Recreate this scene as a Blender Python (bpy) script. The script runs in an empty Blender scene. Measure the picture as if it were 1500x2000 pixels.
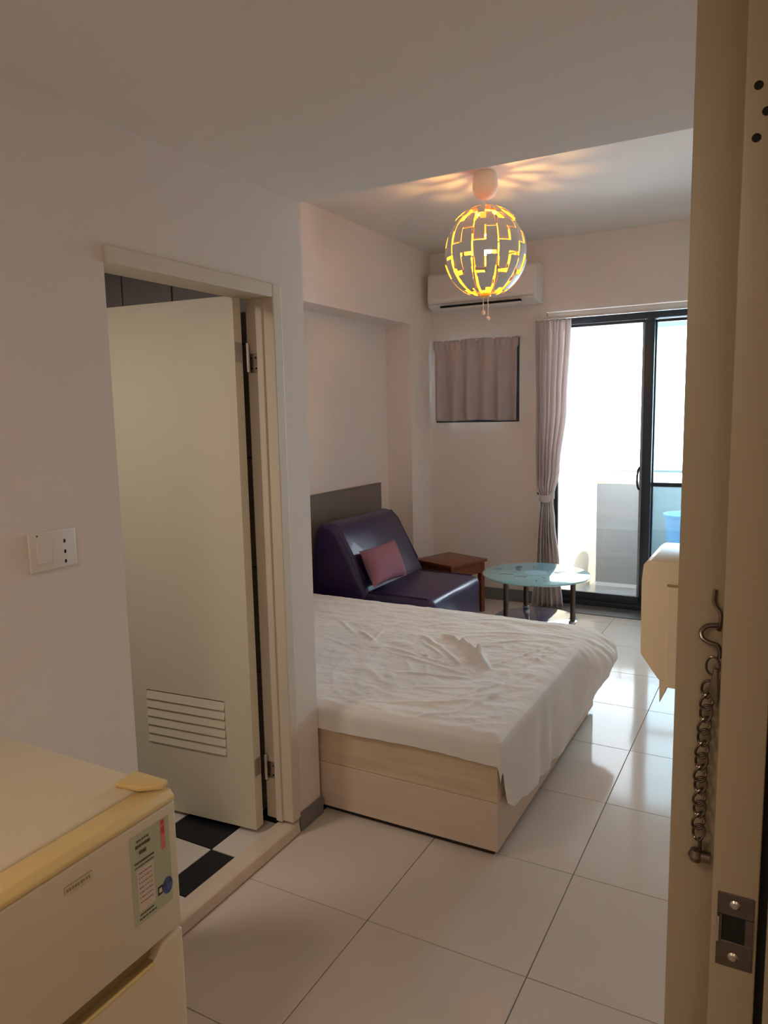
import bpy, bmesh, math, random
from mathutils import Vector, Matrix, noise
random.seed(4)
scene = bpy.context.scene
C = scene.collection
PI = math.pi

# ------------------------------------------------------------------ camera
cam_d = bpy.data.cameras.new('camera'); cam = bpy.data.objects.new('camera', cam_d); C.objects.link(cam)
yaw, pit, rol = -0.50104634, -0.13154872, -0.02066073
_f = Vector((math.sin(yaw)*math.cos(pit), math.cos(yaw)*math.cos(pit), math.sin(pit)))
_r = Vector((math.cos(yaw), -math.sin(yaw), 0)); _u = _r.cross(_f)
_r2 = _r*math.cos(rol) + _u*math.sin(rol); _u2 = -_r*math.sin(rol) + _u*math.cos(rol)
cam.matrix_world = Matrix(((_r2.x, _u2.x, -_f.x, 0), (_r2.y, _u2.y, -_f.y, 0), (_r2.z, _u2.z, -_f.z, 1.55), (0, 0, 0, 1)))
cam_d.sensor_fit = 'VERTICAL'; cam_d.sensor_height = 36; cam_d.lens = 1432.83/2000*36
cam_d.clip_start = 0.02
scene.camera = cam

# ------------------------------------------------------------------ sky, sun, lights, exposure
world = bpy.data.worlds.new('world'); scene.world = world; world.use_nodes = True
bg = world.node_tree.nodes['Background']; bg.inputs[0].default_value = (0.78, 0.88, 1.0, 1); bg.inputs[1].default_value = 16
sd = bpy.data.lights.new('sun', 'SUN'); sd.energy = 8; sd.angle = 0.01; sd.color = (1, .93, .82)
sun = bpy.data.objects.new('sun', sd); C.objects.link(sun)
sun.rotation_euler = Vector((-.80, .0, -.45)).to_track_quat('-Z', 'Y').to_euler()
pd = bpy.data.lights.new('window_portal', 'AREA'); pd.shape = 'RECTANGLE'; pd.size = 1.5; pd.size_y = 2.2; pd.cycles.is_portal = True
por = bpy.data.objects.new('window_portal', pd); C.objects.link(por); por.location = (-.9, 5.93, 1.15); por.rotation_euler = (-PI/2, 0, 0)
def area(name, loc, rot, sx, sy, e, col):
    d = bpy.data.lights.new(name, 'AREA'); d.shape = 'RECTANGLE'; d.size = sx; d.size_y = sy; d.energy = e; d.color = col
    o = bpy.data.objects.new(name, d); C.objects.link(o); o.location = loc; o.rotation_euler = rot
    return o
area('hall_fill_light', (.75, -.9, 2.35), (0, 0, 0), .5, .5, 3, (1, .80, .55))  # unseen fill light added outside the entrance for the near walls and jamb
area('bathroom_fill_light', (-2.1, .9, 2.2), (0, 0, 0), .3, .3, 9, (1, .88, .76))  # added fill, brightens the bathroom tiles and the open door leaf
area('entry_fill_light', (-.8, -.35, 2.28), (0, 0, 0), .35, .35, 6.5, (1, .84, .66))  # made-up fill light behind the camera for the entry walls
vs = scene.view_settings
vs.view_transform = 'Standard'; vs.look = 'None'; vs.gamma = 1; vs.use_curve_mapping = False; vs.exposure = 0.27
scene.cycles.max_bounces = 12; scene.cycles.diffuse_bounces = 8; scene.cycles.transparent_max_bounces = 16
scene.cycles.sample_clamp_indirect = 6

# ------------------------------------------------------------------ materials
def mat(name, col, rough=.5, metal=0, spec=.5, var=0, vscale=4, bump=0, bscale=60, coat=0, emit=None, estr=0, stretch=None, sheen=0):
    m = bpy.data.materials.new(name); m.use_nodes = True
    nt = m.node_tree; b = nt.nodes['Principled BSDF']
    b.inputs['Base Color'].default_value = (*col, 1); b.inputs['Roughness'].default_value = rough
    b.inputs['Metallic'].default_value = metal; b.inputs['Specular IOR Level'].default_value = spec
    b.inputs['Coat Weight'].default_value = coat; b.inputs['Sheen Weight'].default_value = sheen
    if emit: b.inputs['Emission Color'].default_value = (*emit, 1); b.inputs['Emission Strength'].default_value = estr
    tc = nt.nodes.new('ShaderNodeTexCoord'); mp = nt.nodes.new('ShaderNodeMapping')
    nt.links.new(tc.outputs['Object'], mp.inputs['Vector'])
    if stretch: mp.inputs['Scale'].default_value = stretch
    if var:
        n = nt.nodes.new('ShaderNodeTexNoise'); n.inputs['Scale'].default_value = vscale; n.inputs['Detail'].default_value = 5
        nt.links.new(mp.outputs[0], n.inputs['Vector'])
        r = nt.nodes.new('ShaderNodeValToRGB'); r.color_ramp.elements[0].position = .3; r.color_ramp.elements[1].position = .7
        r.color_ramp.elements[0].color = (*[c*(1-var) for c in col], 1); r.color_ramp.elements[1].color = (*[min(1, c*(1+var)) for c in col], 1)
        nt.links.new(n.outputs['Fac'], r.inputs[0]); nt.links.new(r.outputs[0], b.inputs['Base Color'])
    if bump:
        n = nt.nodes.new('ShaderNodeTexNoise'); n.inputs['Scale'].default_value = bscale; n.inputs['Detail'].default_value = 4
        nt.links.new(mp.outputs[0], n.inputs['Vector'])
        bp = nt.nodes.new('ShaderNodeBump'); bp.inputs['Strength'].default_value = bump; bp.inputs['Distance'].default_value = .002
        nt.links.new(n.outputs['Fac'], bp.inputs['Height']); nt.links.new(bp.outputs[0], b.inputs['Normal'])
    return m

def fabric(name, col, trans=.25):
    m = mat(name, col, .95, spec=.1, var=.04, vscale=8, bump=.3, bscale=500)
    nt = m.node_tree; b = nt.nodes['Principled BSDF']; out = [n for n in nt.nodes if n.type == 'OUTPUT_MATERIAL'][0]
    t = nt.nodes.new('ShaderNodeBsdfTranslucent'); t.inputs[0].default_value = (*col, 1)
    mx = nt.nodes.new('ShaderNodeMixShader'); mx.inputs[0].default_value = trans
    nt.links.new(b.outputs[0], mx.inputs[1]); nt.links.new(t.outputs[0], mx.inputs[2]); nt.links.new(mx.outputs[0], out.inputs[0])
    return m

def glass(name, tint, haze, gloss=.08, hazecol=(.9, .92, .92)):
    m = bpy.data.materials.new(name); m.use_nodes = True; nt = m.node_tree; nt.nodes.clear()
    out = nt.nodes.new('ShaderNodeOutputMaterial')
    tr = nt.nodes.new('ShaderNodeBsdfTransparent'); tr.inputs[0].default_value = (*tint, 1)
    tl = nt.nodes.new('ShaderNodeBsdfTranslucent'); tl.inputs[0].default_value = (*hazecol, 1)
    gl = nt.nodes.new('ShaderNodeBsdfGlossy'); gl.inputs['Roughness'].default_value = .03
    a = nt.nodes.new('ShaderNodeMixShader'); bb = nt.nodes.new('ShaderNodeMixShader')
    nz = nt.nodes.new('ShaderNodeTexNoise'); nz.inputs['Scale'].default_value = 160; nz.inputs['Detail'].default_value = 2
    ma = nt.nodes.new('ShaderNodeMapRange'); ma.inputs[3].default_value = haze*.6; ma.inputs[4].default_value = haze*1.4
    nt.links.new(nz.outputs['Fac'], ma.inputs[0]); nt.links.new(ma.outputs[0], a.inputs[0])
    nt.links.new(tr.outputs[0], a.inputs[1]); nt.links.new(tl.outputs[0], a.inputs[2])
    fr = nt.nodes.new('ShaderNodeFresnel'); fr.inputs[0].default_value = 1.45
    mu = nt.nodes.new('ShaderNodeMath'); mu.operation = 'ADD'; mu.inputs[1].default_value = gloss - .04; nt.links.new(fr.outputs[0], mu.inputs[0])
    nt.links.new(mu.outputs[0], bb.inputs[0]); nt.links.new(a.outputs[0], bb.inputs[1]); nt.links.new(gl.outputs[0], bb.inputs[2])
    nt.links.new(bb.outputs[0], out.inputs[0])
    return m

WALL = (.81, .725, .665)
M = dict(
    wall=mat('wall_paint', WALL, .75, spec=.25, var=.015, vscale=1.5, bump=.08, bscale=40),
    ceil=mat('ceiling_paint', (.77, .70, .64), .85, spec=.2, var=.015, vscale=1),
    tile=mat('polished_tile', (.66, .575, .50), .09, spec=.06, var=.03, vscale=2.5),
    grout=mat('grout', (.16, .13, .10), .8),
    base=mat('grey_baseboard', (.20, .195, .20), .35, var=.05),
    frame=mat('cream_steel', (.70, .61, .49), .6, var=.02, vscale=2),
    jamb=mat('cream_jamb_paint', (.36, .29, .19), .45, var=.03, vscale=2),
    leaf=mat('door_leaf', (.76, .68, .53), .45, var=.015, vscale=1.5),
    black=mat('black_metal', (.028, .035, .045), .35, spec=.5),
    rubber=mat('black_gap', (.01, .008, .006), .9),
    steel=mat('steel', (.55, .50, .46), .28, metal=1),
    darksteel=mat('dark_steel', (.17, .135, .11), .3, metal=1, var=.1, vscale=40),
    chrome=mat('chrome', (.75, .72, .70), .12, metal=1),
    btile=mat('bathroom_wall_tile', (.36, .31, .315), .25, var=.05, vscale=6),
    bwhite=mat('white_floor_tile', (.72, .66, .60), .25, var=.02),
    bblack=mat('black_floor_tile', (.012, .012, .016), .35, spec=.3),
    sill=mat('sill_stone', (.70, .58, .46), .35, var=.06, vscale=12),
    wood_light=mat('pale_wood', (.63, .49, .34), .5, var=.10, vscale=3, stretch=(1, 1, 14)),
    wood_lower=mat('paler_wood', (.66, .53, .42), .45, var=.05, vscale=3, stretch=(1, 1, 12)),
    dark=mat('dark_plinth', (.03, .022, .018), .8),
    mattress=mat('mattress_cloth', (.72, .66, .55), .9),
    headboard=mat('grey_brown_laminate', (.19, .15, .125), .5, var=.06, vscale=5),
    leather=mat('purple_leather', (.026, .009, .060), .36, spec=.55, var=.12, vscale=6, bump=.25, bscale=220, coat=.12),
    pillow=mat('mauve_cloth', (.28, .13, .17), .95, spec=.1, bump=.4, bscale=400, var=.06),
    redwood=mat('red_brown_wood', (.20, .055, .022), .35, var=.2, vscale=5, stretch=(1, 8, 8)),
    cream=mat('cream_plastic', (.80, .70, .50), .35, var=.01),
    fridge=mat('cream_enamel', (.76, .64, .44), .35, spec=.5, var=.02, vscale=2),
    yellowtrim=mat('yellow_plastic_with_reflection', (.78, .57, .24), .35, var=.04, vscale=4),  # reflection on the freezer door's rounded edge put into the yellow; also hinge parts
    recess=mat('shade_and_print_brown', (.38, .27, .12), .5),  # grip shade put into the colour; also serves badge print and seam
    white=mat('white_plastic', (.78, .72, .66), .4),
    ac=mat('ac_plastic', (.78, .72, .68), .4),
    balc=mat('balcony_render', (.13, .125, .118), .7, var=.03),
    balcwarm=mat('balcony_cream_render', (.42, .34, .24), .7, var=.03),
    balcfloor=mat('balcony_floor', (.22, .23, .24), .12, var=.1, vscale=3),
    beam=mat('balcony_beam', (.25, .36, .35), .6, var=.1, vscale=10),
    blue=mat('blue_plastic', (.05, .17, .42), .4),
    grey=mat('grey_plastic', (.35, .36, .38), .5),
    green=mat('pale_green_print', (.52, .54, .36), .5, var=.04, vscale=30),
    paper=mat('pale_print', (.74, .62, .50), .5),
    ink=mat('dark_print', (.12, .10, .04), .6),
    red=mat('red_print', (.65, .06, .045), .5),
    redpale=mat('pale_red_print', (.72, .22, .14), .5),
    globe=mat('blue_print', (.07, .11, .30), .4, var=.6, vscale=60),
    blackprint=mat('black_print', (.015, .01, .01), .5),
    shade_out=mat('shade_outer', (.66, .62, .58), .5),
    shade_in=mat('shade_inner_copper', (.95, .52, .08), .4),
    cord=mat('white_cord', (.80, .72, .60), .6),
    bulb=mat('lit_bulb', (1, .8, .5), .5, emit=(1, .60, .17), estr=210),
    sheet=fabric('cream_cotton', (.86, .82, .785), .12),
    curtain=fabric('grey_beige_cloth', (.84, .77, .75), .38),
    curtain2=fabric('short_grey_cloth', (.52, .44, .43), .035),
    glass=glass('hazy_glass', (.97, .99, .98), .035),
    glass2=glass('tinted_glass', (.80, .94, .97), .04, hazecol=(.6, .9, .95)),
    ttop=None)
# frosted pale-blue table glass
def table_glass():
    m = bpy.data.materials.new('frosted_blue_glass'); m.use_nodes = True; nt = m.node_tree; b = nt.nodes['Principled BSDF']
    out = [n for n in nt.nodes if n.type == 'OUTPUT_MATERIAL'][0]
    b.inputs['Base Color'].default_value = (.40, .70, .75, 1); b.inputs['Coat Weight'].default_value = 1; b.inputs['Coat IOR'].default_value = 1.9; b.inputs['Coat Roughness'].default_value = .02; b.inputs['Roughness'].default_value = .05; b.inputs['Specular IOR Level'].default_value = .8
    tr = nt.nodes.new('ShaderNodeBsdfTranslucent'); tr.inputs[0].default_value = (.45, .85, .9, 1)
    mx = nt.nodes.new('ShaderNodeMixShader'); mx.inputs[0].default_value = .3
    nt.links.new(b.outputs[0], mx.inputs[1]); nt.links.new(tr.outputs[0], mx.inputs[2]); nt.links.new(mx.outputs[0], out.inputs[0])
    return m
M['ttop'] = table_glass()
M['clear'] = glass('clear_pattern_glass', (.55, .75, .78), .1)

# ------------------------------------------------------------------ mesh helpers
class MB:
    def __init__(s): s.bm = bmesh.new(); s.slots = 0
    def _new(s, verts, faces, mi=0):
        vs_ = [s.bm.verts.new(v) for v in verts]
        fs = [s.bm.faces.new([vs_[i] for i in f]) for f in faces]
        for f in fs: f.material_index = mi
        return vs_, fs
    def box(s, x0, x1, y0, y1, z0, z1, bev=0, seg=2, mi=0, mtx=None):
        v = [(x, y, z) for z in (z0, z1) for y in (y0, y1) for x in (x0, x1)]
        if mtx: v = [mtx @ Vector(p) for p in v]
        vs_, fs = s._new(v, [(0, 2, 3, 1), (4, 5, 7, 6), (0, 1, 5, 4), (2, 6, 7, 3), (0, 4, 6, 2), (1, 3, 7, 5)], mi)
        if bev:
            es = list({e for f in fs for e in f.edges})
            bmesh.ops.bevel(s.bm, geom=es, offset=bev, segments=seg, affect='EDGES', profile=.5)
        return s
    def prism(s, poly, axis, a, b, bev=0, seg=2, mi=0, mtx=None, side_only=False):
        # poly in the two other axes (x: (y,z); y: (x,z); z: (x,y))
        def P(p, t): return {'x': (t, p[0], p[1]), 'y': (p[0], t, p[1]), 'z': (p[0], p[1], t)}[axis]
        n = len(poly); v = [P(p, a) for p in poly] + [P(p, b) for p in poly]
        if mtx: v = [mtx @ Vector(p) for p in v]
        fa = [tuple(range(n))[::-1], tuple(range(n, 2*n))] + [(i, (i+1) % n, n+(i+1) % n, n+i) for i in range(n)]
        vs_, fs = s._new(v, fa, mi)
        bmesh.ops.recalc_face_normals(s.bm, faces=fs)
        if bev:
            es = list({e for f in fs for e in f.edges})
            bmesh.ops.bevel(s.bm, geom=es, offset=bev, segments=seg, affect='EDGES', profile=.5)
        return s
    def tube(s, pts, r, n=10, mi=0, cap=True, closed=False):
        pts = [Vector(p) for p in pts]; rr = r if isinstance(r, (list, tuple)) else [r]*len(pts)
        rings = []; N = len(pts); up = None
        for i, p in enumerate(pts):
            if closed: t = pts[(i+1) % N] - pts[i-1]
            else: t = pts[min(i+1, N-1)] - pts[max(i-1, 0)]
            t.normalize()
            if up is None: up = t.orthogonal().normalized()
            up = (up - t*up.dot(t)); up = up.normalized() if up.length > 1e-6 else t.orthogonal().normalized()
            w = t.cross(up)
            rings.append([s.bm.verts.new(p + (up*math.cos(2*PI*k/n) + w*math.sin(2*PI*k/n))*rr[i]) for k in range(n)])
        for i in range(N if closed else N-1):
            a, b = rings[i], rings[(i+1) % N]
            for k in range(n):
                f = s.bm.faces.new((a[k], a[(k+1) % n], b[(k+1) % n], b[k])); f.material_index = mi
        if cap and not closed:
            s.bm.faces.new(rings[0][::-1]).material_index = mi; s.bm.faces.new(rings[-1]).material_index = mi
        return s
    def lathe(s, prof, c, n=32, mi=0, mtx=None):
        rings = []
        for r, z in prof:
            if r < 1e-6: q = [Vector((c[0], c[1], c[2]+z))]
            else: q = [Vector((c[0]+r*math.cos(2*PI*k/n), c[1]+r*math.sin(2*PI*k/n), c[2]+z)) for k in range(n)]
            rings.append([s.bm.verts.new(mtx @ p if mtx else p) for p in q])
        for a, b in zip(rings, rings[1:]):
            for k in range(n):
                k2 = (k+1) % n
                if len(a) == 1 and len(b) == 1: continue
                if len(a) == 1: f = (a[0], b[k2], b[k])
                elif len(b) == 1: f = (a[k], a[k2], b[0])
                else: f = (a[k], a[k2], b[k2], b[k])
                s.bm.faces.new(f).material_index = mi
        return s
    def quad(s, pts, mi=0): s._new(pts, [tuple(range(len(pts)))], mi); return s
    def build(s, name, m, parent=None, smooth=False, recalc=True, center=True, ang=35):
        if recalc: bmesh.ops.recalc_face_normals(s.bm, faces=s.bm.faces)
        me = bpy.data.meshes.new(name)
        lo = Vector((1e9,)*3); hi = Vector((-1e9,)*3)
        for v in s.bm.verts:
            for i in range(3): lo[i] = min(lo[i], v.co[i]); hi[i] = max(hi[i], v.co[i])
        c = Vector(((lo.x+hi.x)/2, (lo.y+hi.y)/2, lo.z)) if center else Vector((0, 0, 0))
        for v in s.bm.verts: v.co -= c
        if smooth:
            for f in s.bm.faces: f.smooth = True
            for e in s.bm.edges:
                if len(e.link_faces) == 2 and e.calc_face_angle(0) > math.radians(ang): e.smooth = False
        s.bm.to_mesh(me); s.bm.free()
        for mm in (m if isinstance(m, (list, tuple)) else [m]): me.materials.append(mm)
        o = bpy.data.objects.new(name, me); C.objects.link(o)
        wl[o.name] = c
        if parent is not None:
            o.parent = parent; o.location = c - wl[parent.name]
        else: o.location = c
        return o
wl = {}
def tag(o, label, cat, group=None, kind=None):
    o['label'] = label; o['category'] = cat
    if group: o['group'] = group
    if kind: o['kind'] = kind
    return o
def thing(name, loc, label, cat, group=None, kind=None):
    o = bpy.data.objects.new(name, None); C.objects.link(o); o.location = loc; o.empty_display_size = .05
    wl[o.name] = Vector(loc)
    return tag(o, label, cat, group, kind)
def struct(o, label, cat): return tag(o, label, cat, kind='structure')

# ================================================================== SHELL
XL, YC, YW, XA, XR = -1.545, 2.25, 5.704, -2.86, -.09
ZD, ZC = 2.30, 2.85
# --- floor
m = MB(); m.box(-3.0, .06, -1.3, 5.72, -.06, -.004); m.box(.06, 1.5, -1.5, 1.5, -.06, 0)
floor = struct(m.build('floor', M['grout']), 'glossy cream tiled floor of the room with thin dark joints', 'floor')
tw, tl = .508, .512
tm = MB(); tm.box(-tw/2+.0013, tw/2-.0013, -tl/2+.0013, tl/2-.0013, -.009, 0, bev=.001, seg=1)
t0 = tm.build('floor_tile', M['tile'], floor, center=False)
tiles_done = False
for i in range(-6, 2):
    for j in range(-7, 7):
        x0 = -.563 + i*tw; y0 = 2.305 + j*tl
        x1, y1 = x0+tw, y0+tl
        # clip to the room outline
        xl = XL if y0 < YC-.3 else XA
        if y0 < YC < y1 and x0 < XL: pass
        cx0, cx1, cy0, cy1 = max(x0, xl), min(x1, XR+.10), max(y0, -1.25), min(y1, YW+.02)
        if x0 < XL-.01 and y0 < YC: cy0 = max(cy0, YC) if x1 <= XL+.02 else cy0
        if cx1-cx0 < .02 or cy1-cy0 < .02: continue
        if x1 <= XL+.02 and cy0 < YC-.01: continue
        o = t0 if not tiles_done else t0.copy()
        if tiles_done: C.objects.link(o); o.parent = floor
        tiles_done = True
        o.location = Vector(((cx0+cx1)/2, (cy0+cy1)/2, 0)) - wl[floor.name]
        o.scale = ((cx1-cx0)/tw, (cy1-cy0)/tl, 1)

# --- walls
m = MB()
m.prism([(-1.25, 0), (1.362, 0), (1.362, 1.99), (2.10, 1.99), (2.10, 0), (YC, 0), (YC, ZC), (-1.25, ZC)], 'x', -1.66, XL)
struct(m.build('wall_left', M['wall']), 'off-white wall with the bathroom doorway beside the fridge', 'wall')
m = MB(); m.box(XA-.1, -1.661, 2.15, YC, 0, ZC)
struct(m.build('wall_alcove', M['wall']), 'short off-white wall end at the foot side of the bed', 'wall')
m = MB(); m.box(XA-.1, XA, YC, 5.80, 0, ZC)
struct(m.build('wall_headboard', M['wall']), 'off-white wall behind the headboard and the purple sofa', 'wall')
m = MB(); m.box(XA, -2.64, YC, YW, 2.255, ZC); m.box(XA, -2.64, 5.309, YW, 0, 2.255)
struct(m.build('trim_1', M['wall']), 'off-white beam and corner column along the headboard wall', 'beam')
m = MB()
wx0, wx1, wz0, wz1 = -2.60, -1.875, 1.475, 2.14
ox0, ox1, oz1 = -1.66, -.15, 2.31
YB = 5.90
m.box(XA-.1, wx0, YW, YB, 0, ZC); m.box(wx0, wx1, YW, YB, 0, wz0); m.box(wx0, wx1, YW, YB, wz1, ZC)
m.box(wx1, ox0, YW, YB, 0, ZC); m.box(ox0, ox1, YW, YB, oz1, ZC); m.box(ox1, .06, YW, YB, 0, ZC)
struct(m.build('wall_far', M['wall']), 'off-white far wall with the small window and the sliding glass door', 'wall')
m = MB(); m.box(XR, .02, .90, YW, 0, ZC); m.box(XR, .02, -1.25, -.28, 0, ZC); m.box(XR, .02, -.28, .90, 2.2, ZC)
struct(m.build('wall_right', M['wall']), 'off-white right wall hidden behind the entrance jamb', 'wall')
m = MB(); m.box(-1.66, XR, -1.35, -1.25, 0, ZC)
struct(m.build('wall_back', M['wall']), 'off-white wall behind the viewpoint', 'wall')
m = MB(); m.box(XA-.1, .02, YC-.2, YB, ZC, ZC+.1)
m.box(XL, XR, -1.25, YC-.001, ZD, ZC+.1)
struct(m.build('ceiling', M['ceil']), 'off-white ceiling, lower over the entry and higher over the bed', 'ceiling')
# hall outside the entrance
m = MB(); m.box(1.4, 1.5, -1.5, 1.5, 0, 2.4); m.box(.02, 1.5, 1.4, 1.5, 0, 2.4); m.box(.02, 1.5, -1.5, -1.4, 0, 2.4); m.box(.02, 1.5, -1.5, 1.5, 2.4, 2.5)
m.box(.02, .07, 1.0, 1.5, 0, 2.4); m.box(.02, .07, -1.5, -.28, 0, 2.4); m.box(.02, .07, -.28, 1.0, 2.2, 2.4)
struct(m.build('wall_hall', M['wall']), 'hall walls outside the entrance door', 'wall')

# --- bathroom
m = MB(); m.box(-3.06, -2.96, .3, 2.15, 0, 2.35); m.box(-3.06, -1.66, .2, .3, 0, 2.35); m.box(-2.96, -1.66, .3, 2.15, 2.25, 2.35); m.box(-2.96, -1.66, 2.142, 2.15, 0, 2.25)
bw = struct(m.build('wall_bathroom', M['rubber']), 'grey tiled bathroom wall seen above the open door leaf', 'wall')
tm = MB(); tm.box(-.128, .128, -.004, .004, 0, .404, bev=.0015, seg=1)
b0 = tm.build('wall_tile', M['btile'], bw, center=False); first = True
for i in range(5):
    for k in range(6):
        x = -1.803 + .132 - .2635*i; z = .586 - .41*2 + .41*k
        z0, z1 = max(z, .03), min(z+.406, 2.25)
        if z1-z0 < .03: continue
        o = b0 if first else b0.copy()
        if not first: C.objects.link(o); o.parent = bw
        first = False
        o.location = Vector((x, 2.138, z0)) - wl[bw.name]; o.scale = (1, 1, (z1-z0)/.404)
        if i == 0: o.scale.x = .54; o.location.x += -1.731 + 1.671
# checkerboard floor
m = MB(); m.box(-2.96, -1.66, .3, 2.138, -.03, .024); m.box(-1.66, -1.607, 1.363, 2.055, -.003, .024)
bf = struct(m.build('floor_bathroom', M['bwhite']), 'black and white checkered bathroom floor', 'floor')
tm = MB(); tm.box(-.118, .118, -.118, .118, 0, .008, bev=.001, seg=1)
tmw = tm.build('white_tile', M['bwhite'], bf, center=False)
tmb = MB().box(-.118, .118, -.118, .118, 0, .008, bev=.001, seg=1).build('black_tile', M['bblack'], bf, center=False)
cnt = {0: 0, 1: 0}; T = .24
for i in range(6):
    for j in range(-2, 7):
        x = -1.727 - T/2 - T*(i-1); y = 1.826 + T/2 - T*(j-0)
        xa, xb = x-T/2, min(x+T/2, -1.607); ya, yb = max(y-T/2, .3), min(y+T/2, 2.134)
        if xb-xa < .02 or yb-ya < .02 or xa < -2.97: continue
        par = (i+j) % 2
        src = tmb if par else tmw
        o = src if cnt[par] == 0 else src.copy()
        if cnt[par]: C.objects.link(o); o.parent = bf
        cnt[par] += 1
        o.location = Vector(((xa+xb)/2, (ya+yb)/2, .024)) - wl[bf.name]; o.scale = ((xb-xa)/T, (yb-ya)/T, 1)
m = MB(); m.prism([(-1.606, 0), (-1.545, 0), (-1.53, .004), (-1.536, .040), (-1.546, .048), (-1.606, .048)], 'y', 1.34, 2.095, bev=.002, seg=1)
struct(m.build('trim_2', M['sill'], smooth=True), 'raised beige stone sill of the bathroom doorway', 'sill')
# door frame
fr = thing('trim_3', (XL, 2.07, 0), 'cream steel frame of the bathroom doorway', 'door frame', kind='structure')
m = MB(); m.box(-1.655, -1.535, 2.055, 2.105, .058, 1.995, bev=.004); m.build('frame_post', M['frame'], fr)
m = MB(); m.box(-1.605, -1.580, 2.046, 2.0549, .058, 1.9495, bev=.001); m.build('frame_stop', M['frame'], fr)
m = MB(); m.box(-1.655, -1.56, 1.3625, 1.374, .058, 1.9495, bev=.002); m.build('frame_post', M['frame'], fr)
m = MB(); m.box(-1.655, -1.535, 1.3621, 2.0549, 1.95, 1.995, bev=.004); m.build('frame_head', M['frame'], fr)
# leaf, hinged on the far post and swung into the bathroom
L = thing('door_1', (-1.645, 2.02, 0), 'cream bathroom door leaf swung open, louvred vent near its foot', 'door', kind='structure')
u = Vector((-1, -.0895, 0)).normalized(); w = Vector((-u.y, u.x, 0))
if w.y > 0: w = -w   # w faces the camera side (-y)
O = Vector((-1.645, 2.018, 0))
mt = Matrix(((u.x, -w.x, 0, O.x), (u.y, -w.y, 0, O.y), (0, 0, 1, 0), (0, 0, 0, 1)))  # local x along the leaf, y away from camera (0 back .. -.045 front)
m = MB()
LV0, LV1, LZ0, LZ1 = .115, .475, .315, .525
for (a, b_, z0, z1) in ((0, .70, LZ1, 1.955), (0, .70, .048, LZ0), (0, LV0, LZ0, LZ1), (LV1, .70, LZ0, LZ1)):
    m.box(a, b_, -.045, 0, z0, z1, mtx=mt)
bmesh.ops.remove_doubles(m.bm, verts=m.bm.verts, dist=1e-5)
m.build('leaf_panel', M['leaf'], L)
m = MB(); m.box(LV0, LV1, -.012, -.006, LZ0, LZ1, mtx=mt); m.build('vent_backing', M['leaf'], L)
for k in range(6):
    z = LZ0 + .012 + k*.0345
    m = MB(); m.prism([(-.0515, z-.008), (-.048, z-.011), (-.040, z+.019), (-.044, z+.0215)], 'x', LV0+.001, LV1-.001, mtx=mt); m.build('louvre_slat', M['leaf'], L)
for zc in (1.738, .252):
    m = MB()
    m.box(-.0025, 0.0, -.038, -.006, zc, zc+.065, mtx=mt)
    hg = m.build('hinge', M['steel'], L)
    m = MB(); m.tube([(-1.637, 2.036, zc-.032), (-1.637, 2.036, zc+.065)], .0065, 12); m.build('hinge_barrel', M['chrome'], hg, True)
    m = MB(); m.box(-1.642, -1.606, 2.0515, 2.0545, zc-.034, zc+.030, bev=.001, seg=1); m.build('hinge_leaf', M['steel'], hg)
    m = MB()
    for dx, dz in ((-1.634, -.02), (-1.634, .016), (-1.614, -.02), (-1.614, .016)): m.lathe([(0, .001), (.0035, .001), (.0035, 0)], (0, 0, 0), 10, mtx=Matrix.Translation((dx, 2.0514, zc+dz)) @ Matrix.Rotation(PI/2, 4, 'X'))
    m.build('hinge_screws', M['rubber'], hg)
# baseboards
struct(MB().box(XL-.005, XL+.012, 2.106, YC+.006, 0, .068, bev=.002, seg=1).build('baseboard_left', M['base']), 'grey baseboard stub at the wall end by the bed foot', 'baseboard')
struct(MB().box(-2.635, ox0-.002, YW-.012, YW, 0, .10, bev=.002, seg=1).build('baseboard_far', M['base']), 'grey baseboard below the small window', 'baseboard')
struct(MB().box(ox0, ox1, YW-.16, 5.90, -.003, .006, bev=.001, seg=1).build('trim_4', mat('threshold_stone', (.17, .155, .14), .3, var=.1, vscale=15)), 'grey stone threshold of the sliding door', 'threshold')
struct(MB().box(ox0+.01, ox1, YW+.004, 5.78, 2.262, 2.302, bev=.003, seg=1).build('trim_5', M['white']), 'pale lintel strip above the sliding door', 'trim')

# ================================================================== SLIDING DOOR
W = thing('window_1', (-.9, 5.82, 0), 'sliding glass door in a dark metal frame leading to the balcony', 'glass door', kind='structure')
def bar(parent, name, x0, x1, y0, y1, z0, z1, mm='black', bev=.003): return MB().box(x0, x1, y0, y1, z0, z1, bev=bev).build(name, M[mm], parent, True)
bar(W, 'outer_frame', ox0, ox1, 5.785, 5.90, 2.212, 2.262); bar(W, 'outer_frame', ox0, ox1, 5.785, 5.90, .006, .048)
bar(W, 'outer_frame', ox0, -1.605, 5.785, 5.90, .048, 2.212); bar(W, 'outer_frame', ox1-.05, ox1, 5.785, 5.90, .048, 2.212)
sl = bar(W, 'sliding_sash', -.945, -.878, 5.795, 5.83, .05, 2.21)
bar(sl, 'sash_rail', -1.60, -.946, 5.797, 5.828, .05, .112); bar(sl, 'sash_rail', -1.60, -.946, 5.797, 5.828, 2.188, 2.21)
bar(sl, 'sash_edge', -.963, -.9455, 5.80, 5.822, .112, 2.188, 'grey', .002)
bar(sl, 'sash_stile', -1.602, -1.585, 5.797, 5.828, .112, 2.188)
MB().box(-1.585, -.964, 5.809, 5.815, .112, 2.188).build('pane', M['glass'], sl)
sf = bar(W, 'fixed_sash', -.935, -.868, 5.85, 5.885, .05, 2.21)
bar(sf, 'sash_rail', -.867, -.2, 5.852, 5.883, .05, .112); bar(sf, 'sash_rail', -.867, -.2, 5.852, 5.883, 2.188, 2.21)
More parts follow.
